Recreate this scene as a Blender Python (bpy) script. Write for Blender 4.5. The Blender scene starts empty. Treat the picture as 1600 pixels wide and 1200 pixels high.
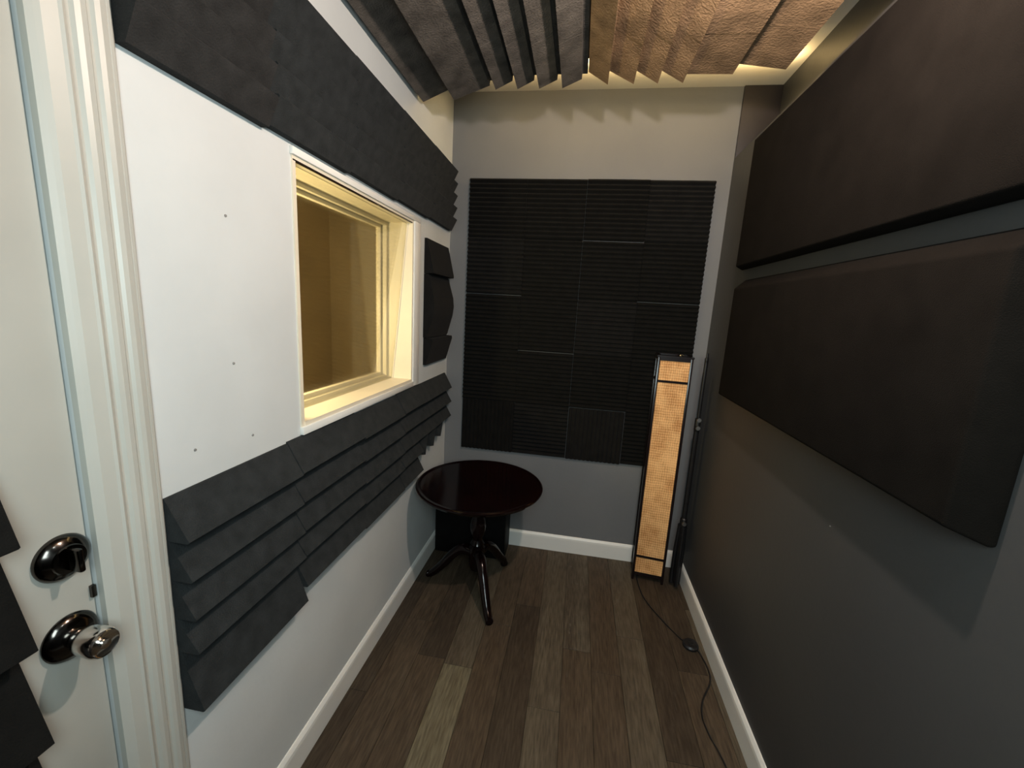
import bpy, bmesh, math, random
from mathutils import Matrix, Vector
random.seed(7)
S = bpy.context.scene
C = S.collection

# ---------------------------------------------------------------- camera, world, lights, exposure
cam_d = bpy.data.cameras.new('camera'); cam = bpy.data.objects.new('camera', cam_d); C.objects.link(cam)
cam_d.sensor_width = 36.0; cam_d.lens = 36.0 * 644.4 / 1600; cam_d.clip_start = 0.02
rgt = Vector((0.985522, 0.159834, 0.056565)); fwd = Vector((-0.147271, 0.972297, -0.18152)); up = Vector((-0.084011, 0.170561, 0.981759))
cam.matrix_world = Matrix(((rgt.x, up.x, -fwd.x, 0.7328), (rgt.y, up.y, -fwd.y, 0.0), (rgt.z, up.z, -fwd.z, 1.41), (0, 0, 0, 1)))
S.camera = cam

wd = bpy.data.worlds.new('world'); S.world = wd; wd.use_nodes = True
wd.node_tree.nodes['Background'].inputs[0].default_value = (0.55, 0.6, 0.7, 1)
wd.node_tree.nodes['Background'].inputs[1].default_value = 0.05

def point_light(name, loc, color, power, size):
    d = bpy.data.lights.new(name, 'POINT'); d.energy = power; d.color = color; d.shadow_soft_size = size
    o = bpy.data.objects.new(name, d); o.location = loc; C.objects.link(o); return o
point_light('key_lamp', (1.04, 0.36, 1.98), (0.90, 0.99, 1.0), 4, 0.035)
point_light('warm_lamp', (1.00, 0.80, 2.075), (1.0, 0.81, 0.69), 42, 0.022)
d = bpy.data.lights.new('loft_strip', 'AREA'); d.shape = 'RECTANGLE'; d.size = 1.30; d.size_y = 0.025; d.energy = 4.6; d.color = (1.0, 0.68, 0.30)
o = bpy.data.objects.new('loft_strip', d); o.location = (0.86, 2.03, 2.432); o.rotation_euler = (math.pi, 0, 0); C.objects.link(o)
point_light('booth_lamp', (-0.42, 1.02, 1.30), (1.0, 0.79, 0.46), 66.0, 0.05)
d = bpy.data.lights.new('camera_fill', 'AREA'); d.shape = 'RECTANGLE'; d.size = 0.5; d.size_y = 0.5; d.energy = 15.0; d.color = (0.84, 0.99, 1.0)  # unseen cool fill added just behind the camera, no doorway there
o = bpy.data.objects.new('camera_fill', d); o.location = (0.82, -0.16, 1.55); o.rotation_euler = (math.radians(70), 0, 0); C.objects.link(o)

S.view_settings.view_transform = 'Standard'; S.view_settings.look = 'None'
S.view_settings.exposure = 0.0; S.view_settings.gamma = 1.0; S.view_settings.use_curve_mapping = False

W, D, H = 1.40, 2.275, 2.483          # room width, depth (far wall), height
LEDGE = 2.17; WU = 1.565              # right wall steps back above the ledge

# ---------------------------------------------------------------- materials
def lin(c):
    return tuple(((x / 255) / 12.92 if x / 255 <= 0.04045 else ((x / 255 + 0.055) / 1.055) ** 2.4) for x in c)
def mat(name, rgb, rough=0.6, var=0.12, scale=8.0, bump=0.0, bscale=60.0, metal=0.0, stretch=(1, 1, 1), sheen=0.0, coat=0.0, detail=4.0, spec=0.5):
    m = bpy.data.materials.new(name); m.use_nodes = True; nt = m.node_tree; N = nt.nodes; L = nt.links
    b = N['Principled BSDF']; b.inputs['Roughness'].default_value = rough; b.inputs['Metallic'].default_value = metal
    b.inputs['Sheen Weight'].default_value = sheen; b.inputs['Coat Weight'].default_value = coat; b.inputs['Specular IOR Level'].default_value = spec
    g = N.new('ShaderNodeNewGeometry')
    mp = N.new('ShaderNodeMapping'); mp.inputs['Scale'].default_value = stretch; L.new(g.outputs['Position'], mp.inputs[0])
    nz = N.new('ShaderNodeTexNoise'); nz.inputs['Scale'].default_value = scale; nz.inputs['Detail'].default_value = detail; L.new(mp.outputs[0], nz.inputs['Vector'])
    r = N.new('ShaderNodeValToRGB'); L.new(nz.outputs['Fac'], r.inputs[0])
    r.color_ramp.elements[0].position = 0.3; r.color_ramp.elements[1].position = 0.7
    r.color_ramp.elements[0].color = tuple(max(0, x * (1 - var)) for x in rgb) + (1,)
    r.color_ramp.elements[1].color = tuple(min(1, x * (1 + var)) for x in rgb) + (1,)
    L.new(r.outputs[0], b.inputs['Base Color'])
    if bump:
        n2 = N.new('ShaderNodeTexNoise'); n2.inputs['Scale'].default_value = bscale; n2.inputs['Detail'].default_value = 3; L.new(mp.outputs[0], n2.inputs['Vector'])
        bp = N.new('ShaderNodeBump'); bp.inputs['Strength'].default_value = bump; bp.inputs['Distance'].default_value = 0.004
        L.new(n2.outputs['Fac'], bp.inputs['Height']); L.new(bp.outputs[0], b.inputs['Normal'])
    return m
WHITE = mat('white_wall_paint', (0.585, 0.622, 0.622), 0.6, 0.05, 3.5, 0.15, 40)
TRIMW = mat('white_trim_gloss', (0.80, 0.81, 0.77), 0.35, 0.04, 5, 0.05, 30)
DOORW = mat('white_door_paint', (0.40, 0.41, 0.375), 0.45, 0.06, 4, 0.1, 30)
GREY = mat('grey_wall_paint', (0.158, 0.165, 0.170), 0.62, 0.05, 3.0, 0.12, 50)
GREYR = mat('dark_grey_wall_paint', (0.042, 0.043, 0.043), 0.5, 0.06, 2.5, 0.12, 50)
BOARD = mat('shaded_board_paint', (0.024, 0.020, 0.021), 0.6, 0.06, 2.5, 0.12, 50)
CEIL = mat('white_ceiling_paint', (0.86, 0.84, 0.76), 0.7, 0.04, 4, 0.1, 40)
FOAM = mat('charcoal_foam', (0.0225, 0.0255, 0.0265), 0.95, 0.22, 30, 0.6, 320, sheen=0.03, spec=0.1)
FOAM2 = mat('charcoal_foam_faded', (0.024, 0.024, 0.0235), 0.95, 0.25, 24, 0.6, 320, sheen=0.03, spec=0.1)
FOAMK = mat('black_foam', (0.0065, 0.0065, 0.006), 0.95, 0.2, 20, 0.5, 320, sheen=0.02, spec=0.1)
FOAMK2 = mat('black_foam_soft', (0.009, 0.009, 0.0088), 0.95, 0.2, 20, 0.5, 320, sheen=0.02, spec=0.1)
FOAMC = mat('ceiling_foam', (0.085, 0.076, 0.066), 0.95, 0.38, 16, 0.9, 160, sheen=0.03, spec=0.1, detail=8)
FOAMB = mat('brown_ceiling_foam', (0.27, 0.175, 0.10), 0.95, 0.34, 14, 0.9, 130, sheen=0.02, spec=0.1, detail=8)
FABRIC = mat('black_fabric', (0.0075, 0.0064, 0.0054), 1.0, 0.15, 14, 0.4, 500, sheen=0.004, spec=0.02)
BLACKW = mat('black_lacquered_wood', (0.008, 0.004, 0.004), 0.22, 0.3, 12, 0.0, spec=0.5)
MAHOG = mat('dark_mahogany_gloss', (0.0045, 0.0014, 0.0015), 0.14, 0.25, 10, 0.0, coat=0.0, spec=0.28)
BLACKP = mat('black_plastic', (0.008, 0.008, 0.009), 0.4, 0.2, 20, 0.1, 120)
BLACKB = mat('black_box_cover', (0.0028, 0.0028, 0.0028), 0.6, 0.3, 30, 0.3, 200, spec=0.15)
METAL = mat('black_powder_coat', (0.008, 0.008, 0.009), 0.35, 0.2, 30)
CHROME = mat('worn_chrome', (0.62, 0.60, 0.57), 0.14, 0.1, 20, 0.0, metal=1.0)
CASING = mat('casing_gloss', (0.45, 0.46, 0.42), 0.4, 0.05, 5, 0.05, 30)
NICKEL = mat('dark_nickel', (0.07, 0.065, 0.06), 0.16, 0.15, 30, 0.0, metal=1.0)
STEEL = mat('satin_steel', (0.7, 0.7, 0.7), 0.3, 0.05, 30, 0.0, metal=1.0)
BOOTHW = mat('booth_tan_paint', (0.74, 0.64, 0.48), 0.8, 0.10, 2.0, 0.1, 30)
CREAM = mat('cream_window_paint', (0.76, 0.70, 0.56), 0.42, 0.05, 6, 0.05, 30)
JOINT = mat('floor_joint', (0.02, 0.017, 0.014), 0.9, 0.1, 30)
MARK = mat('wall_scuff', (0.22, 0.22, 0.21), 0.7, 0.2, 90)

def glass_mat():
    m = bpy.data.materials.new('tinted_glass'); m.use_nodes = True; nt = m.node_tree; N = nt.nodes; L = nt.links
    N.remove(N['Principled BSDF']); t = N.new('ShaderNodeBsdfTransparent'); t.inputs[0].default_value = (0.80, 0.80, 0.76, 1)
    g = N.new('ShaderNodeBsdfGlossy'); g.inputs['Roughness'].default_value = 0.02; g.inputs[0].default_value = (0.9, 0.9, 0.9, 1)
    lw = N.new('ShaderNodeLayerWeight'); lw.inputs['Blend'].default_value = 0.5
    pw = N.new('ShaderNodeMath'); pw.operation = 'POWER'; pw.inputs[1].default_value = 3.0; L.new(lw.outputs['Facing'], pw.inputs[0])
    f = N.new('ShaderNodeMath'); f.operation = 'MULTIPLY_ADD'; f.inputs[1].default_value = 0.45; f.inputs[2].default_value = 0.04; L.new(pw.outputs[0], f.inputs[0])
    mx = N.new('ShaderNodeMixShader'); L.new(f.outputs[0], mx.inputs[0]); L.new(t.outputs[0], mx.inputs[1]); L.new(g.outputs[0], mx.inputs[2])
    L.new(mx.outputs[0], N['Material Output'].inputs[0]); return m
GLASS = glass_mat()

def plank_mat(name, a, b_, fleck):
    """oak-look vinyl: streaks along the plank (y), broad tone bands and pale worn grain"""
    m = bpy.data.materials.new(name); m.use_nodes = True; nt = m.node_tree; N = nt.nodes; L = nt.links
    b = N['Principled BSDF']; b.inputs['Roughness'].default_value = 0.55; b.inputs['Specular IOR Level'].default_value = 0.25
    a = tuple(x * y for x, y in zip(a, (1.2, 1.15, 1.0))); b_ = tuple(x * y for x, y in zip(b_, (0.98, 0.95, 0.84)))
    g = N.new('ShaderNodeNewGeometry'); oi = N.new('ShaderNodeObjectInfo')
    add = N.new('ShaderNodeVectorMath'); add.operation = 'ADD'; L.new(g.outputs['Position'], add.inputs[0])
    cx = N.new('ShaderNodeCombineXYZ'); ml = N.new('ShaderNodeMath'); ml.operation = 'MULTIPLY'; ml.inputs[1].default_value = 20
    L.new(oi.outputs['Random'], ml.inputs[0]); L.new(ml.outputs[0], cx.inputs[2]); L.new(cx.outputs[0], add.inputs[1])
    def noise(sc, stretch, det):
        mp = N.new('ShaderNodeMapping'); mp.inputs['Scale'].default_value = stretch; L.new(add.outputs[0], mp.inputs[0])
        n = N.new('ShaderNodeTexNoise'); n.inputs['Scale'].default_value = sc; n.inputs['Detail'].default_value = det; L.new(mp.outputs[0], n.inputs['Vector']); return n
    n1 = noise(5, (4.0, 0.55, 1), 5); n2 = noise(30, (5.0, 0.5, 1), 6); n3 = noise(26, (2.4, 0.8, 1), 8)
    r = N.new('ShaderNodeValToRGB'); r.color_ramp.elements[0].position = 0.32; r.color_ramp.elements[1].position = 0.68
    r.color_ramp.elements[0].color = a + (1,); r.color_ramp.elements[1].color = b_ + (1,); L.new(n1.outputs['Fac'], r.inputs[0])
    r2 = N.new('ShaderNodeValToRGB'); r2.color_ramp.elements[0].position = 0.3; r2.color_ramp.elements[1].position = 0.75
    r2.color_ramp.elements[0].color = (0.62, 0.60, 0.58, 1); r2.color_ramp.elements[1].color = (1.35, 1.35, 1.35, 1); L.new(n2.outputs['Fac'], r2.inputs[0])
    mu = N.new('ShaderNodeMixRGB'); mu.blend_type = 'MULTIPLY'; mu.inputs[0].default_value = 1; L.new(r.outputs[0], mu.inputs[1]); L.new(r2.outputs[0], mu.inputs[2])
    r3 = N.new('ShaderNodeValToRGB'); r3.color_ramp.elements[0].position = 0.62; r3.color_ramp.elements[1].position = 0.74
    r3.color_ramp.elements[0].color = (0, 0, 0, 1); r3.color_ramp.elements[1].color = (fleck, fleck, fleck, 1); L.new(n3.outputs['Fac'], r3.inputs[0])
    mx = N.new('ShaderNodeMixRGB'); L.new(r3.outputs[0], mx.inputs[0]); L.new(mu.outputs[0], mx.inputs[1]); mx.inputs[2].default_value = (0.12, 0.11, 0.092, 1)
    L.new(mx.outputs[0], b.inputs['Base Color'])
    bp = N.new('ShaderNodeBump'); bp.inputs['Strength'].default_value = 0.25; bp.inputs['Distance'].default_value = 0.002
    L.new(n2.outputs['Fac'], bp.inputs['Height']); L.new(bp.outputs[0], b.inputs['Normal'])
    return m
PL = [plank_mat('plank_dark', (0.036, 0.028, 0.022), (0.060, 0.047, 0.036), 0.15),
      plank_mat('plank_brown', (0.052, 0.039, 0.029), (0.082, 0.064, 0.048), 0.2),
      plank_mat('plank_grey', (0.065, 0.054, 0.043), (0.105, 0.090, 0.070), 0.3),
      plank_mat('plank_pale', (0.105, 0.094, 0.068), (0.165, 0.150, 0.112), 0.45),
      plank_mat('plank_flecked', (0.055, 0.045, 0.036), (0.115, 0.102, 0.082), 0.85)]

def woven_mat():
    m = bpy.data.materials.new('woven_raffia'); m.use_nodes = True; nt = m.node_tree; N = nt.nodes; L = nt.links
    b = N['Principled BSDF']; b.inputs['Roughness'].default_value = 0.7
    g = N.new('ShaderNodeTexCoord')
    w1 = N.new('ShaderNodeTexWave'); w1.bands_direction = 'Z'; w1.inputs['Scale'].default_value = 24; w1.inputs['Distortion'].default_value = 2.5; w1.inputs['Detail'].default_value = 3
    w2 = N.new('ShaderNodeTexWave'); w2.bands_direction = 'X'; w2.inputs['Scale'].default_value = 30; w2.inputs['Distortion'].default_value = 5.0; w2.inputs['Detail'].default_value = 2
    nz = N.new('ShaderNodeTexNoise'); nz.inputs['Scale'].default_value = 14; nz.inputs['Detail'].default_value = 5
    for n in (w1, w2, nz): L.new(g.outputs['Object'], n.inputs['Vector'])
    a = N.new('ShaderNodeMath'); a.operation = 'ADD'; L.new(w1.outputs['Fac'], a.inputs[0]); L.new(w2.outputs['Fac'], a.inputs[1])
    a2 = N.new('ShaderNodeMath'); a2.operation = 'MULTIPLY_ADD'; L.new(a.outputs[0], a2.inputs[0]); a2.inputs[1].default_value = 0.22; L.new(nz.outputs['Fac'], a2.inputs[2])
    r = N.new('ShaderNodeValToRGB'); r.color_ramp.elements[0].position = 0.42; r.color_ramp.elements[1].position = 0.95
    r.color_ramp.elements[0].color = (0.46, 0.20, 0.055, 1); r.color_ramp.elements[1].color = (0.92, 0.54, 0.23, 1); L.new(a2.outputs[0], r.inputs[0])
    L.new(r.outputs[0], b.inputs['Base Color'])
    bp = N.new('ShaderNodeBump'); bp.inputs['Strength'].default_value = 0.5; bp.inputs['Distance'].default_value = 0.001
    L.new(a.outputs[0], bp.inputs['Height']); L.new(bp.outputs[0], b.inputs['Normal'])
    return m
WOVEN = woven_mat()

# ---------------------------------------------------------------- mesh helpers
def link(name, me, m, parent=None, smooth=False, label=None):
    o = bpy.data.objects.new(name, me); C.objects.link(o)
    if m is not None:
        me.materials.clear(); me.materials.append(m)
    if parent: o.parent = parent
    if label: o['label'] = label
    if smooth:
        for p in me.polygons: p.use_smooth = True
        try: me.set_sharp_from_angle(angle=math.radians(35))
        except Exception: pass
    return o
def bm_mesh(bm, bevel=0.0, seg=2):
    bmesh.ops.recalc_face_normals(bm, faces=bm.faces)
    if bevel:
        es = [e for e in bm.edges if len(e.link_faces) == 2 and e.calc_face_angle(0) > 0.5]
        bmesh.ops.bevel(bm, geom=es, offset=bevel, segments=seg, affect='EDGES', profile=0.5, clamp_overlap=True)
    me = bpy.data.meshes.new('mesh'); bm.to_mesh(me); bm.free(); return me
def add_box(bm, x0, x1, y0, y1, z0, z1):
    vs = [bm.verts.new((x, y, z)) for z in (z0, z1) for y in (y0, y1) for x in (x0, x1)]
    for f in ((0, 2, 3, 1), (4, 5, 7, 6), (0, 1, 5, 4), (2, 6, 7, 3), (0, 4, 6, 2), (1, 3, 7, 5)):
        bm.faces.new([vs[i] for i in f])
def box(name, m, b, parent=None, bevel=0.0, seg=2, label=None):
    bm = bmesh.new(); add_box(bm, *b); return link(name, bm_mesh(bm, bevel, seg), m, parent, bevel > 0, label)
def boxes(name, m, bs, parent=None, bevel=0.0, label=None):
    bm = bmesh.new()
    for b in bs: add_box(bm, *b)
    return link(name, bm_mesh(bm, bevel), m, parent, bevel > 0, label)
def prism(bm, prof, fn, a, b):
    """closed 2-D profile swept from a to b; fn(u, v, t) gives the point"""
    A = [bm.verts.new(fn(u, v, a)) for u, v in prof]; B = [bm.verts.new(fn(u, v, b)) for u, v in prof]; n = len(prof)
    for i in range(n): bm.faces.new((A[i], A[(i + 1) % n], B[(i + 1) % n], B[i]))
    bm.faces.new(A[::-1]); bm.faces.new(B)
def lathe(bm, prof, cx, cy, cz, seg=32, axis='z'):
    rings = []
    for r, h in prof:
        ring = []
        for k in range(seg):
            t = 2 * math.pi * k / seg; c, s = math.cos(t) * max(r, 1e-5), math.sin(t) * max(r, 1e-5)
            p = (cx + c, cy + s, cz + h) if axis == 'z' else (cx + h, cy + c, cz + s) if axis == 'x' else (cx + c, cy + h, cz + s)
            ring.append(bm.verts.new(p))
        rings.append(ring)
    for a, b in zip(rings, rings[1:]):
        for k in range(seg): bm.faces.new((a[k], a[(k + 1) % seg], b[(k + 1) % seg], b[k]))
    bm.faces.new(rings[0][::-1]); bm.faces.new(rings[-1])
def catmull(pts, n=8):
    P = [Vector(p) for p in pts]; P = [2 * P[0] - P[1]] + P + [2 * P[-1] - P[-2]]; out = []
    for i in range(1, len(P) - 2):
        for k in range(n):
            t = k / n; a, b, c, d_ = P[i - 1:i + 3]
            out.append(0.5 * ((2 * b) + (c - a) * t + (2 * a - 5 * b + 4 * c - d_) * t * t + (3 * b - a - 3 * c + d_) * t ** 3))
    out.append(P[-2]); return out
def tube(bm, pts, rad, seg=8):
    """rad: number or list per point"""
    n = len(pts); rings = []; pts = [Vector(p) for p in pts]; ref = Vector((0.013, 0.021, 1))
    for i, p in enumerate(pts):
        t = (pts[min(i + 1, n - 1)] - pts[max(i - 1, 0)]).normalized()
        if abs(t.z) > 0.95: ref2 = Vector((1, 0.1, 0))
        else: ref2 = ref
        u = t.cross(ref2).normalized(); v = t.cross(u).normalized(); r = rad[i] if isinstance(rad, (list, tuple)) else rad
        rings.append([bm.verts.new(p + u * math.cos(a) * r + v * math.sin(a) * r) for a in [2 * math.pi * k / seg for k in range(seg)]])
    for a, b in zip(rings, rings[1:]):
        for k in range(seg): bm.faces.new((a[k], a[(k + 1) % seg], b[(k + 1) % seg], b[k]))
    bm.faces.new(rings[0][::-1]); bm.faces.new(rings[-1])
def thing(name, label, cat, loc=(0, 0, 0), group=None):
    o = bpy.data.objects.new(name, None); o.empty_display_size = 0.05; C.objects.link(o); o.location = loc
    o['label'] = label; o['category'] = cat
    if group: o['group'] = group
    return o
def tag(o, label, cat, group=None):
    o['label'] = label; o['category'] = cat
    if group: o['group'] = group
    return o
def struct(o):
    o['kind'] = 'structure'; return o
def under(root, o):
    """parent keeping world coordinates (root has no rotation)"""
    o.parent = root; o.matrix_parent_inverse = Matrix.Translation(-Vector(root.location)); return o

# ================================================================ THE SETTING
YN = -1.05                                   # near wall, behind the camera
# floor: dark sub floor and separate planks
fl = struct(box('floor', JOINT, (-0.0, W, YN, D, -0.05, -0.008)))
PW = 0.1167; X0 = -0.0351
starts = [0.35, -0.25, 0.55, 0.53, 0.78, -0.05, 0.42, 0.71, 0.62, -0.15, 0.33, 0.70, 0.1]
for c in range(13):
    x0, x1 = max(0.0, X0 + c * PW), min(W, X0 + (c + 1) * PW)
    ys = [YN]; y = starts[c] - 2.1
    while y < D:
        if y > YN + 0.1 and y < D - 0.08: ys.append(y)
        y += 0.98
    ys.append(D)
    for k in range(len(ys) - 1):
        ya, yb = ys[k] + 0.0007, ys[k + 1] - 0.0007; mid = (ya + yb) / 2
        mi = random.choice([0, 1, 1, 1, 2])
        if c == 3: mi = 3 if 0.4 < mid < 1.45 else 2
        if c == 7 and mid > 1.2: mi = 4
        if c in (9, 6) and mid > 0.4: mi = 2
        if c in (1, 4, 8): mi = 1
        if c == 0: mi = 0
        bm = bmesh.new(); add_box(bm, x0 + 0.0006, x1 - 0.0006, ya, yb, -0.008, 0.0)
        link('plank', bm_mesh(bm, 0.0005, 1), PL[mi], fl)

# left wall with window opening and door opening
WY0, WY1, WZ0, WZ1 = 0.994, 1.765, 1.052, 1.752          # window opening
DY0, DY1, DZ1 = -0.36, 0.487, 2.10                       # door opening
T = 0.16
struct(boxes('wall_left', WHITE, [
    (-T, 0, YN, DY0, -0.05, H), (-T, 0, DY0, DY1, DZ1, H), (-T, 0, DY1, WY0, -0.05, H),
    (-T, 0, WY0, WY1, -0.05, WZ0), (-T, 0, WY0, WY1, WZ1, H), (-T, 0, WY1, D + 0.02, -0.05, H)]))
struct(box('wall_back', GREY, (0, WU, D, D + 0.12, -0.05, H)))
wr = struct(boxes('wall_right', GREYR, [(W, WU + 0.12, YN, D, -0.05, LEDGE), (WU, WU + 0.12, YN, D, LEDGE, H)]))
struct(box('wall_near', GREYR, (-T, WU + 0.12, YN - 0.1, YN, -0.05, H)))
struct(box('ceiling', CEIL, (-T, WU + 0.12, YN - 0.1, D + 0.12, H, H + 0.08)))
# end board added above the right wall's ledge; its dark colour stands in for shade
struct(box('trim_3', BOARD, (W, WU, D - 0.012, D, LEDGE, H - 0.002), bevel=0.001))

# baseboards with a rounded top
def baseboard(name, fn, a, b, m=TRIMW):
    bm = bmesh.new()
    prism(bm, [(0, 0), (0.012, 0), (0.012, 0.078), (0.0105, 0.088), (0.006, 0.095), (0.003, 0.099), (0, 0.1)], fn, a, b)
    return struct(link(name, bm_mesh(bm), m))
baseboard('baseboard_left', lambda u, v, t: (u, t, v), 0.60, D)
baseboard('baseboard_right', lambda u, v, t: (W - u, t, v), YN, D)
baseboard('baseboard_back', lambda u, v, t: (t, D - u, v), 0.012, W - 0.012)

# door casing: fluted profile, door stop edge
bm = bmesh.new()
cas = [(0.0, 0.487), (0.0, 0.597), (0.006, 0.598), (0.009, 0.594), (0.010, 0.589), (0.0085, 0.586), (0.0145, 0.583), (0.017, 0.574),
       (0.016, 0.567), (0.0125, 0.563), (0.013, 0.559), (0.017, 0.555), (0.0185, 0.547), (0.017, 0.540), (0.013, 0.536),
       (0.0135, 0.531), (0.019, 0.527), (0.021, 0.523), (0.019, 0.519), (0.018, 0.500), (0.015, 0.494), (0.011, 0.487)]
prism(bm, cas, lambda u, v, t: (u, v, t), 0.0, DZ1 + 0.10)
struct(link('trim_1', bm_mesh(bm), CASING))
bm = bmesh.new()
prism(bm, [(u, DZ1 + (v - 0.487)) for u, v in cas], lambda u, v, t: (u, t, v), DY0 - 0.09, 0.487)
prism(bm, [(u, 2 * DY0 - (v - 0.847)) for u, v in cas], lambda u, v, t: (u, v - 0.0, t), 0.0, DZ1)
struct(link('trim_2', bm_mesh(bm), TRIMW))

# door slab with knob, deadbolt, hinge side away from view
dr = struct(box('door_1', DOORW, (-0.042, -0.004, DY0 + 0.003, DY1 - 0.003, 0.006, DZ1 - 0.003), bevel=0.002))
boxes('door_stop', TRIMW, [(-0.075, -0.045, DY1 - 0.012, DY1, 0.0, DZ1), (-0.075, -0.045, DY0, DY0 + 0.012, 0.0, DZ1)], dr)
# latch plate mark at the jamb
box('strike_plate', NICKEL, (-0.004, 0.0015, 0.4775, 0.4835, 0.915, 0.935), dr, label='small worn strike plate at the door edge')
def lathe_obj(name, m, prof, c, axis, parent, seg=40, label=None, smooth=True):
    bm = bmesh.new(); lathe(bm, prof, *c, seg=seg, axis=axis); return link(name, bm_mesh(bm), m, parent, smooth, label)
db = lathe_obj('deadbolt', NICKEL, [(0.035, 0), (0.0355, 0.003), (0.034, 0.007), (0.029, 0.012), (0.022, 0.016), (0.021, 0.0185), (0, 0.019)], (-0.004, 0.449, 1.004), 'x', dr, label='dark round deadbolt rose with thumb turn')
bm = bmesh.new(); add_box(bm, 0.014, 0.036, 0.445, 0.453, 0.986, 1.023)
link('thumb_turn', bm_mesh(bm, 0.003), NICKEL, db, True)
for zz in (1.028, 0.996): pass
kn = lathe_obj('doorknob', NICKEL, [(0.036, 0), (0.0365, 0.003), (0.034, 0.008), (0.026, 0.013), (0.015, 0.016), (0.0135, 0.020), (0.0135, 0.024)], (-0.004, 0.445, 0.872), 'x', dr, label='round knob rose, dark worn metal')
lathe_obj('knob', CHROME, [(0.0130, 0.014), (0.0150, 0.018), (0.0185, 0.024), (0.0210, 0.034), (0.0220, 0.046), (0.0225, 0.058), (0.0215, 0.064), (0.0195, 0.067), (0.0175, 0.0655), (0.0075, 0.0650), (0.0070, 0.068), (0, 0.0685)], (-0.004, 0.445, 0.872), 'x', kn, label='bright chrome knob with keyhole button')

# window: jamb boards, casing strip, stop, two panes
wn = struct(boxes('window_1', CREAM, [
    (-T, 0.004, WY0 - 0.0005, WY0 + 0.012, WZ0, WZ1), (-T, 0.004, WY1 - 0.016, WY1, WZ0, WZ1),
    (-T, 0.006, WY0 + 0.012, WY1 - 0.016, WZ0, WZ0 + 0.014), (-T, 0.004, WY0 + 0.012, WY1 - 0.016, WZ1 - 0.014, WZ1)]))
boxes('window_casing', TRIMW, [(0, 0.010, WY0 - 0.004, WY1 + 0.06, WZ1 - 0.002, WZ1 + 0.016), (0, 0.010, WY1 - 0.004, WY1 + 0.06, WZ0 - 0.02, WZ1 - 0.002),
     (0, 0.012, WY0 - 0.004, WY1 - 0.004, WZ0 - 0.020, WZ0 + 0.002)], wn, bevel=0.0015)
y0, y1, z0, z1 = WY0 + 0.012, WY1 - 0.016, WZ0 + 0.014, WZ1 - 0.014
def ring(name, m, xa, xb, w, parent=wn, bevel=0.001):
    return boxes(name, m, [(xa, xb, y0, y0 + w, z0, z1), (xa, xb, y1 - w, y1, z0, z1), (xa, xb, y0 + w, y1 - w, z0, z0 + w), (xa, xb, y0 + w, y1 - w, z1 - w, z1)], parent, bevel)
ring('window_stop', CREAM, -0.128, -0.108, 0.014)
ring('sash', CREAM, -0.150, -0.130, 0.026)
box('window_pane', GLASS, (-0.142, -0.138, y0 + 0.02, y1 - 0.02, z0 + 0.02, z1 - 0.02), wn, label='rear glass pane')
bm = bmesh.new()
prism(bm, [(-0.020, z1), (-0.026, z1), (-0.092, z0), (-0.086, z0)], lambda u, v, t: (u, t, v), y0, y1)
link('window_pane', bm_mesh(bm), GLASS, wn, label='front glass pane tilted inward at its foot')
# thin glazing beads that hold the tilted pane
bm = bmesh.new()
for (ya, yb) in ((y0, y0 + 0.004), (y1 - 0.004, y1)):
    prism(bm, [(-0.016, z1), (-0.020, z1), (-0.086, z0), (-0.082, z0)], lambda u, v, t: (u, t, v), ya, yb)
link('glazing_bead', bm_mesh(bm), CREAM, wn)
# black strip that paints the shadow gap under the window head
box('head_gap_shade', BLACKW, (-0.004, 0.0045, WY0 + 0.002, WY1 - 0.02, WZ1 - 0.0145, WZ1 - 0.011), wn, label='thin black strip painted as a shadow gap under the window head')

# the neighbouring room seen through the glass
struct(box('wall_outer_left', BOOTHW, (-2.3, -2.2, -0.2, 4.6, 0.0, 2.4)))
struct(box('wall_outer_back', BOOTHW, (-2.2, -0.16, 4.6, 4.7, 0.0, 2.4)))
struct(box('wall_outer_near', BOOTHW, (-2.2, -0.165, -0.25, -0.2, 0.0, 2.4)))
struct(box('floor_outer', BOOTHW, (-2.2, -0.165, -0.2, 4.6, -0.05, 0.0)))
struct(box('ceiling_outer', BOOTHW, (-2.2, -0.165, -0.2, 4.6, 2.4, 2.45)))
struct(box('wall_outer_right', BOOTHW, (-0.164, -0.12, D + 0.03, 4.6, 0.0, 2.4)))

# ================================================================ ACOUSTIC FOAM
def saw_down(z_list, base, tip, kerf=0.006):
    """clapboard-like profile (u = out of the wall, v = height): every tooth slopes out towards its lower edge and steps back under it"""
    pr = [(0.0, z_list[-1]), (0.0, z_list[0])]
    for i in range(len(z_list) - 1):
        a, b = z_list[i], z_list[i + 1]
        pr += [(base, a - 0.001), (tip, b + 0.004), (tip - 0.004, b + 0.0005)]
        if i < len(z_list) - 2: pr += [(base * 0.6, b + 0.0005)]
        else: pr += [(base, b)]
    out = []
    for p in pr:
        if not out or (abs(out[-1][0] - p[0]) + abs(out[-1][1] - p[1])) > 1e-5: out.append(p)
    return out
def foam_tile(parent, prof, fn, a, b, m, name='foam_tile', label=None):
    bm = bmesh.new(); prism(bm, prof, fn, a + 0.0006, b - 0.0006); return link(name, bm_mesh(bm), m, parent, label=label)
XL = lambda u, v, t: (u + 0.0006, t, v)

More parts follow.
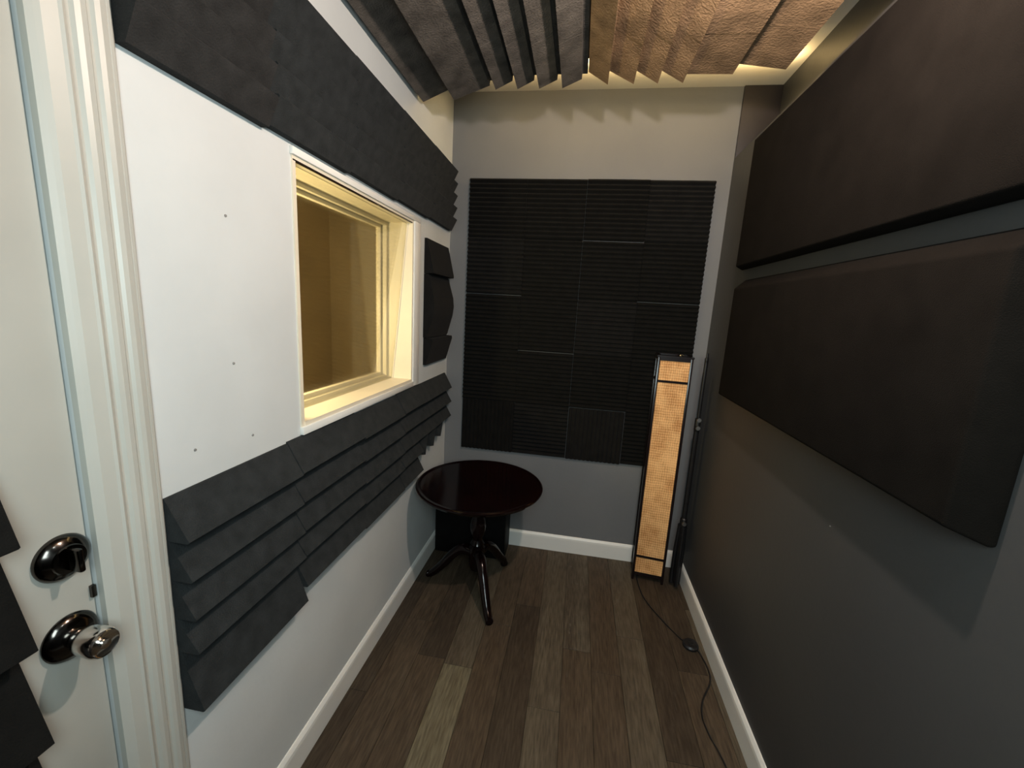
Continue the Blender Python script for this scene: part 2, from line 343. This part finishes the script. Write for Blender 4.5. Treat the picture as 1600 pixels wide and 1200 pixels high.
# lower band on the left wall
lower = thing('acoustic_foam_band', 'long lower band of charcoal clapboard-ridged foam tiles on the white wall under the window', 'acoustic foam', (0, 0, 0))
ys = [0.601, 0.932, 1.262, 1.592, 1.810]
for i in range(4):
    dz = [0, 0.004, -0.002, 0.003][i]
    zs = [1.026 + dz, 0.940 + dz, 0.858 + dz, 0.775 + dz, 0.700 + dz, (0.566 if i == 0 else 0.606) + dz]
    foam_tile(lower, saw_down(zs, 0.004, 0.050), XL, ys[i], ys[i + 1], FOAM if i % 2 else FOAM)
foam_tile(lower, saw_down([1.026, 0.940, 0.858, 0.775], 0.004, 0.048), XL, 1.811, 2.235, FOAM)
# last tile hangs with its teeth upright and ends in points
def saw_side(a, b, n, base, tip):
    w = (b - a) / n; pr = [(0.0, b), (0.0, a)]
    for k in range(n): pr += [(base, a + k * w + 0.001), (tip, a + k * w + w * 0.30), (base, a + (k + 1) * w - 0.001)]
    return pr
for (a, b, zb) in ((1.812, 1.905, 0.672), (1.930, 2.020, 0.680), (2.045, 2.130, 0.700)):
    bm = bmesh.new()
    # one upright tooth, wide at the top and cut to a point below
    f = [(a + 0.003, 0.774), (b - 0.003, 0.774), (b - 0.045, zb), (b - 0.060, zb)]
    vin = [bm.verts.new((0.0006, y, z)) for y, z in f]
    vout = [bm.verts.new((0.018, a + 0.008, 0.774)), bm.verts.new((0.045, b - 0.030, 0.774)), bm.verts.new((0.040, b - 0.048, zb)), bm.verts.new((0.030, b - 0.056, zb))]
    for k in range(4): bm.faces.new((vin[k], vin[(k + 1) % 4], vout[(k + 1) % 4], vout[k]))
    bm.faces.new(vin[::-1]); bm.faces.new(vout)
    link('foam_point', bm_mesh(bm), FOAM, lower)

# upper band on the left wall: same tiles turned over (they slope out towards their upper edge)
upper = thing('acoustic_foam_band', 'wide charcoal foam band high on the white wall above the window', 'acoustic foam', (0, 0, 0))
def saw_up(zlo, zhi, n, base, tip):
    h = (zhi - zlo) / n; pr = [(0.0, zhi), (0.0, zlo)]
    for k in range(n):
        a = zlo + k * h; b = a + h
        pr += [(base, a + 0.0005), (tip - 0.002, b - 0.004), (tip - 0.006, b - 0.0005)]
    return pr
ys = [0.601, 0.900, 1.232, 1.565, 1.898, 2.236]
for i in range(5):
    foam_tile(upper, saw_up(1.772 + 0.006 * i, 2.088 + 0.002 * i, 5, 0.020, 0.050), XL, ys[i], ys[i + 1], FOAM2 if i == 0 else FOAM)

# narrow stack between window and corner: two tiles mirrored top and bottom
small = thing('acoustic_foam_block', 'narrow stack of dark foam wedges on the white wall between window and corner', 'acoustic foam', (0, 0, 0))
foam_tile(small, [(0, 1.545), (0, 1.704), (0.012, 1.704), (0.046, 1.560), (0.046, 1.548), (0.014, 1.545)], XL, 1.895, 2.215, FOAMK2)
foam_tile(small, [(0, 1.245), (0, 1.5435), (0.020, 1.5435), (0.050, 1.44), (0.054, 1.395), (0.048, 1.35), (0.020, 1.245)], XL, 1.895, 2.205, FOAMK2)
foam_tile(small, [(0, 1.112), (0, 1.2435), (0.044, 1.240), (0.046, 1.228), (0.014, 1.112)], XL, 1.900, 2.215, FOAMK2)

# big panel on the back wall: 4 x 5 square tiles with fine level ridges
bp_ = thing('acoustic_foam', 'large black square-tiled foam panel with fine level ridges on the grey end wall', 'acoustic foam', (0.72, D, 0.585))
bp_x = [0.106, 0.412, 0.718, 1.024, 1.330]; bp_z = [0.585, 0.882, 1.179, 1.476, 1.773, 2.070]
def ridge_mesh(w, h, n, base, tip, turned=False):
    """tile standing in the xz plane, front towards -y, origin at lower left back"""
    bm = bmesh.new(); p = h / n
    if not turned:
        pr = [(0, h), (0, 0)]
        for k in range(n): pr += [(base, k * p + p * 0.08), (tip, k * p + p * 0.42), (tip, k * p + p * 0.60), (base, (k + 1) * p - p * 0.08)]
        prism(bm, pr, lambda u, v, t: (t, -u, v), 0.0008, w - 0.0008)
    else:
        p = w / n; pr = [(0, w - 0.001), (0, 0.001)]
        for k in range(n): pr += [(base, k * p + p * 0.08), (tip, k * p + p * 0.42), (tip, k * p + p * 0.60), (base, (k + 1) * p - p * 0.08)]
        prism(bm, pr, lambda u, v, t: (v, -u, t), 0.0008, h - 0.0008)
    return bm_mesh(bm)
rm = ridge_mesh(0.306, 0.297, 13, 0.012, 0.024); rt = ridge_mesh(0.306, 0.297, 13, 0.014, 0.021, True)
rm2 = rm.copy(); rt2 = rt.copy()
for c in range(4):
    for r in range(5):
        turned = (r == 0 and c in (0, 2))
        me = (rt2 if c == 2 else rt) if turned else (rm2 if (c + r * 2) % 5 == 1 else rm)
        m = FOAMK2 if me in (rm2, rt2) else FOAMK
        o = link('foam_tile', me, m, bp_)
        o.location = (bp_x[c] - 0.72, -0.0005, bp_z[r] - 0.585 + (0.002 if (c + r) % 3 == 0 else 0))

# ceiling raft: rows of wedge tiles hung below the ceiling on four short rods
raft = thing('acoustic_foam_raft', 'raft of wedge foam tiles hung under the ceiling, dark left, brown right', 'acoustic foam', (0.68, 1.0, 2.29))
cols = [([0.022, 0.150], 0.042, 1), ([0.162, 0.328], 0.050, 1), ([0.338, 0.424, 0.508, 0.596, 0.688], 0.036, 1),
        ([0.690, 0.768, 0.860, 0.944, 1.030], 0.046, 0), ([1.031, 1.190], 0.03, 2), ([1.191, 1.352], 0.024, 3)]
ZT = 2.292
rows = [(1.785, 1.48), (1.48, 1.17), (1.17, 0.86), (0.86, 0.55), (0.55, 0.24)]
for ci, (ed, dep, kind) in enumerate(cols):
    for ri, (yb, ya) in enumerate(rows):
        dy = [0.015, -0.010, -0.040, -0.075, -0.085, -0.095][ci] if ri == 0 else 0
        dz = random.uniform(-0.002, 0.002) - (0.010 if ci < 2 else 0)
        x0, x1 = ed[0], ed[-1]; pr = [(x1, ZT), (x0, ZT)]
        for k in range(len(ed) - 1):
            a, b = ed[k], ed[k + 1]
            if kind == 1: pr += [(a, ZT - 0.016 - dep + dz), (b - 0.021, ZT - 0.024), (b - 0.020, ZT - 0.006), (b - 0.001, ZT - 0.006)]
            elif kind == 0: pr += [(a + 0.001, ZT - 0.018), (b - 0.004, ZT - 0.016 - dep + dz), (b - 0.002, ZT - 0.018)]
            elif kind == 2: pr += [(a, ZT - 0.040 + dz), (b - 0.003, ZT - 0.044 + dz), (b, ZT - 0.020)]
            else: pr += [(a + 0.001, ZT - 0.016 + dz), (b, ZT - 0.038 + dz)]
        bm = bmesh.new()
        prism(bm, pr, lambda u, v, t: (u, t, v), ya + 0.001, yb - 0.001 + dy)
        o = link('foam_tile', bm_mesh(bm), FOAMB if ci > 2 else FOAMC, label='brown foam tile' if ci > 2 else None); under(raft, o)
bk = box('backing_board', BLACKW, (0.03, 1.335, 0.26, 1.66, ZT, ZT + 0.008)); under(raft, bk)
for px in (0.2, 1.1):
    for py in (0.45, 1.5):
        bm = bmesh.new(); lathe(bm, [(0.004, 0), (0.004, H - ZT - 0.008)], px, py, ZT + 0.008, seg=10)
        under(raft, link('hanger_rod', bm_mesh(bm), STEEL))

# foam on the door, at the picture's lower left
df = thing('acoustic_foam_block', 'black wedge foam tile stuck on the white door beside the knob', 'acoustic foam', (0, 0, 0))
foam_tile(df, [(u - 0.004, v) for u, v in saw_down([1.221, 1.067, 0.914, 0.761, 0.608], 0.006, 0.052)], XL, 0.06, 0.380, FOAMK)
foam_tile(df, [(u - 0.004, v) for u, v in saw_down([0.607, 0.454, 0.301], 0.006, 0.052)], XL, 0.06, 0.380, FOAMK)

# upholstered panels on the right wall: frame sides slope back to the wall
def wall_panel(label, front, basep, thick, lip):
    (ya, yb, za, zb), (ya2, yb2, za2, zb2) = front, basep
    t = thing('fabric_wall_panel', label, 'acoustic panel', (W, (ya + yb) / 2, za2))
    bm = bmesh.new()
    def rect(x, a, b, c, d_): return [bm.verts.new(p) for p in ((x, a, c), (x, b, c), (x, b, d_), (x, a, d_))]
    R0 = rect(W, ya2, yb2, za2, zb2); R1 = rect(W - lip, ya2, yb2, za2, zb2); R2 = rect(W - thick, ya, yb, za, zb)
    for A, B in ((R0, R1), (R1, R2)):
        for k in range(4): bm.faces.new((A[k], A[(k + 1) % 4], B[(k + 1) % 4], B[k]))
    bm.faces.new(R0[::-1]); bm.faces.new(R2)
    under(t, link('fabric_cover', bm_mesh(bm, 0.007, 3), FABRIC, smooth=True))
    under(t, box('backing_frame', BLACKW, (W - 0.004, W, ya2 - 0.001 + 0.01, yb2 - 0.01, za2 + 0.005, zb2 - 0.005)))
    return t
wall_panel('lower black fabric panel with bevelled edges on the dark grey wall', (0.715, 1.815, 1.105, 1.535), (0.695, 1.86, 1.086, 1.575), 0.066, 0.012)
wall_panel('upper black fabric panel near the ceiling on the dark grey wall', (0.02, 1.845, 1.622, 2.095), (-0.02, 1.93, 1.620, 2.120), 0.062, 0.012)

# ================================================================ FURNITURE
TX, TY, TZ = 0.324, 1.845, 0.565
tb = thing('pedestal_table', 'round glossy dark mahogany pedestal table with three curved legs', 'table', (TX, TY, 0))
bm = bmesh.new()
lathe(bm, [(0.0, TZ - 0.028), (0.285, TZ - 0.028), (0.296, TZ - 0.022), (0.300, TZ - 0.014), (0.306, TZ - 0.010), (0.306, TZ - 0.004), (0.301, TZ), (0.294, TZ - 0.001), (0.288, TZ - 0.004), (0.280, TZ - 0.005), (0.0, TZ - 0.005)], 0, 0, 0, seg=72)
link('tabletop', bm_mesh(bm), MAHOG, tb, True)
bm = bmesh.new()
lathe(bm, [(0.0, 0.100), (0.028, 0.102), (0.036, 0.120), (0.040, 0.150), (0.040, 0.225), (0.030, 0.235), (0.036, 0.245), (0.030, 0.255), (0.024, 0.268), (0.030, 0.290), (0.038, 0.318), (0.040, 0.345), (0.034, 0.375), (0.024, 0.400), (0.021, 0.415), (0.030, 0.422), (0.030, 0.432), (0.022, 0.440), (0.022, 0.480), (0.032, 0.492), (0.040, 0.505), (0.040, 0.5365), (0.0, 0.5365)], 0, 0, 0, seg=36)
link('pedestal', bm_mesh(bm), MAHOG, tb, True)
bm = bmesh.new(); add_box(bm, -0.09, 0.09, -0.09, 0.09, 0.520, 0.5368); link('top_block', bm_mesh(bm, 0.004), MAHOG, tb, True)
for ang, ln in ((math.atan2(1.60 - TY, 0.452 - TX), 0.275), (math.atan2(1.868 - TY, 0.055 - TX), 0.268), (math.atan2(2.055 - TY, 0.44 - TX), 0.245)):
    ca, sa = math.cos(ang), math.sin(ang)
    path = catmull([(0.028, 0.195), (0.075, 0.205), (0.125, 0.165), (0.175, 0.095), (0.222, 0.040), (ln - 0.018, 0.020), (ln, 0.022)], 5)
    n = len(path) if False else None
    P3 = catmull([(ca * r, sa * r, z) for r, z in ((0.028, 0.195), (0.075, 0.200), (0.125, 0.160), (0.175, 0.095), (0.222, 0.042), (ln - 0.018, 0.019), (ln, 0.017))], 5)
    k = len(P3); rad = []
    for i in range(k):
        s = i / (k - 1); r = 0.028 - 0.012 * s
        if s > 0.88: r = 0.0165 + 0.0025 * math.sin((s - 0.88) / 0.12 * math.pi)
        rad.append(r)
    bm = bmesh.new(); tube(bm, P3, rad, 12)
    link('leg', bm_mesh(bm), MAHOG, tb, True)

# black box in the corner behind the table
bx = thing('storage_box', 'plain black box on the floor in the corner behind the round table', 'box', (0.225, 2.165, 0))
o = box('body', BLACKB, (0.020, 0.428, 2.085, 2.255, 0.006, 0.375), bevel=0.008); under(bx, o)
o = box('lid', BLACKB, (0.016, 0.432, 2.081, 2.259, 0.379, 0.420), bevel=0.006); under(bx, o)
for fx in (0.06, 0.39):
    for fy in (2.11, 2.23):
        bm = bmesh.new(); lathe(bm, [(0.012, 0), (0.013, 0.008)], fx, fy, 0, seg=12); under(bx, link('rubber_foot', bm_mesh(bm), BLACKP))

# tower lamp: dark frame, woven panels split by rails
LX0, LX1, LY0, LY1, LH = 1.137, 1.301, 2.095, 2.245, 1.215
lp = thing('floor_lamp', 'tall square tower lamp of woven orange panels in a black wood frame', 'lamp', ((LX0 + LX1) / 2, (LY0 + LY1) / 2, 0))
p = 0.013
for fx in (LX0, LX1 - p):
    for fy in (LY0, LY1 - p):
        under(lp, box('post', BLACKW, (fx, fx + p, fy, fy + p, 0.0, LH), bevel=0.0015))
for zz, hh in ((0.028, 0.018), (0.135, 0.011), (1.090, 0.011), (1.198, 0.017)):
    under(lp, boxes('rail', BLACKW, [(LX0 + p, LX1 - p, LY0 + 0.001, LY0 + p, zz, zz + hh), (LX0 + p, LX1 - p, LY1 - p, LY1 - 0.001, zz, zz + hh),
        (LX0 + 0.001, LX0 + p, LY0 + p, LY1 - p, zz, zz + hh), (LX1 - p, LX1 - 0.001, LY0 + p, LY1 - p, zz, zz + hh)]))
for za, zb in ((0.046, 0.135), (0.146, 1.090), (1.101, 1.198)):
    under(lp, box('woven_panel', WOVEN, (LX0 + p, LX1 - p, LY0 + 0.005, LY0 + 0.008, za, zb)))
    under(lp, box('woven_panel', WOVEN, (LX0 + p, LX1 - p, LY1 - 0.008, LY1 - 0.005, za, zb)))
    under(lp, box('side_board', BLACKW, (LX0 + 0.005, LX0 + 0.010, LY0 + p, LY1 - p, za, zb)))
    under(lp, box('side_board', BLACKW, (LX1 - 0.010, LX1 - 0.005, LY0 + p, LY1 - p, za, zb)))
under(lp, box('bottom_board', BLACKW, (LX0 + p, LX1 - p, LY0 + p, LY1 - p, 0.030, 0.040)))
under(lp, boxes('top_frame', BLACKW, [(LX0 - 0.003, LX1 + 0.003, LY0 - 0.003, LY0 + 0.016, LH, LH + 0.008), (LX0 - 0.003, LX1 + 0.003, LY1 - 0.016, LY1 + 0.003, LH, LH + 0.008),
    (LX0 - 0.003, LX0 + 0.016, LY0 + 0.016, LY1 - 0.016, LH, LH + 0.008), (LX1 - 0.016, LX1 + 0.003, LY0 + 0.016, LY1 - 0.016, LH, LH + 0.008)]))
bm = bmesh.new(); lathe(bm, [(0.0, 0.040), (0.022, 0.040), (0.020, 0.060), (0.014, 0.085), (0.030, 0.11), (0.030, 0.15), (0.012, 0.175), (0, 0.178)], 1.219, 2.17, 0, seg=20); under(lp, link('bulb_socket', bm_mesh(bm), BLACKP, smooth=True))
bm = bmesh.new(); lathe(bm, [(0.012, 0), (0.014, 0.005), (0.010, 0.010), (0, 0.011)], 1.243, LY0 + 0.008, LH + 0.008, seg=20); under(lp, link('finial', bm_mesh(bm), CHROME, smooth=True, label='small chrome cap on the lamp top'))
lp.rotation_euler.z = math.radians(-6)
# cord and foot switch
cpts = [(1.160, 2.12, 0.012), (1.160, 2.075, 0.004), (1.175, 1.955, 0.0035), (1.228, 1.833, 0.0035), (1.295, 1.720, 0.0035), (1.318, 1.694, 0.010)]
cp2 = [(1.342, 1.670, 0.010), (1.362, 1.648, 0.0035), (1.373, 1.56, 0.0035), (1.358, 1.498, 0.0035), (1.311, 1.419, 0.0035), (1.290, 1.351, 0.0035), (1.295, 1.283, 0.0035), (1.311, 1.223, 0.0035), (1.322, 1.14, 0.0035), (1.325, 0.95, 0.0035), (1.36, 0.6, 0.0035), (1.37, 0.1, 0.0035)]
bm = bmesh.new(); tube(bm, catmull(cpts, 6), 0.0032, 8); tube(bm, catmull(cp2, 6), 0.0032, 8)
cd = thing('power_cord', 'thin black lamp cord trailing over the floor along the right baseboard', 'cord', (1.33, 1.68, 0))
under(cd, link('cord', bm_mesh(bm), BLACKP, smooth=True))
sw = lathe_obj('foot_switch', BLACKP, [(0.030, 0.0), (0.033, 0.004), (0.033, 0.011), (0.028, 0.018), (0.012, 0.020), (0.011, 0.023), (0, 0.0235)], (1.332, 1.682, 0.0), 'z', None, label='round black foot switch'); under(cd, sw)

# folded tripod stand between lamp and right wall
SX, SY = 1.3500, 2.085
st = thing('tripod_stand', 'slim black folded tripod stand between tower lamp and dark grey wall', 'stand', (SX, SY, 0))
def stpart(name, prof, m=METAL, x=SX, y=SY, seg=18, label=None):
    bm = bmesh.new(); lathe(bm, prof, x, y, 0, seg=seg); o = link(name, bm_mesh(bm), m, smooth=True, label=label); under(st, o); return o
stpart('pole', [(0.0120, 0.03), (0.0120, 0.90)])
stpart('pole', [(0.0085, 0.90), (0.0085, 1.215)])
stpart('spigot', [(0.0085, 1.205), (0.0085, 1.225), (0.0055, 1.228), (0.0055, 1.250), (0, 1.251)])
stpart('collar', [(0.013, 0.350), (0.017, 0.355), (0.017, 0.395), (0.013, 0.400)], BLACKP)
stpart('collar', [(0.012, 0.865), (0.014, 0.870), (0.014, 0.925), (0.011, 0.930)], BLACKP)
for zz in (0.378, 0.885, 0.925):
    bm = bmesh.new(); lathe(bm, [(0.010, 0), (0.011, 0.003), (0.011, 0.011), (0.007, 0.014), (0, 0.0145)], SX - 0.003, SY - 0.030, zz, seg=16, axis='y')
    under(st, link('knob', bm_mesh(bm), STEEL, smooth=True, label='bright steel tightening knob'))
for a in (0.5, 2.6, 4.7):
    ca, sa = math.cos(a), math.sin(a)
    bm = bmesh.new(); tube(bm, [(SX + ca * 0.015, SY + sa * 0.015, 0.36), (SX + ca * 0.022, SY + sa * 0.022, 0.20), (SX + ca * 0.020, SY + sa * 0.020, 0.022)], 0.0095, 10)
    lg = link('leg', bm_mesh(bm), METAL, smooth=True); under(st, lg)
    bm = bmesh.new(); lathe(bm, [(0.009, 0), (0.010, 0.004), (0.010, 0.030), (0.008, 0.034)], SX + ca * 0.020, SY + sa * 0.020, 0, seg=12)
    f = link('rubber_foot', bm_mesh(bm), BLACKP, smooth=True); f.parent = lg; f.matrix_parent_inverse = Matrix.Translation(-Vector(st.location))

# small fixings and scuffs on the walls, and one painted glint
def stud(label, loc, axis, r, m):
    bm = bmesh.new(); s = 1 if axis == 'x' else -1
    lathe(bm, [(r, 0), (r * 0.9, s * 0.0015), (0, s * 0.002)], *loc, seg=12, axis='x')
    return tag(link('nail', bm_mesh(bm), m), label, 'nail')
stud('small grey nail head in the white wall, higher of two beside the window', (0.0, 0.787, 1.562), 'x', 0.003, MARK)
stud('small grey nail head in the white wall, lower of two beside the window', (0.0, 0.783, 1.257), 'x', 0.003, MARK)
stud('tiny nail in the white wall just above the lower foam band, nearer the door', (0.0, 0.676, 1.096), 'x', 0.003, MARK)
stud('tiny nail in the white wall above the lower foam band, nearer the window', (0.0, 0.824, 1.082), 'x', 0.003, MARK)
stud('tiny bright pin in the dark grey wall below the black panel', (W, 1.077, 0.915), '-x', 0.0022, STEEL)
stud('bright stud set as a glint at the bottom edge of the lower black panel', (W, 0.846, 1.080), '-x', 0.0035, STEEL)  # painted glint: a steel stud stands in for a reflection on the panel edge
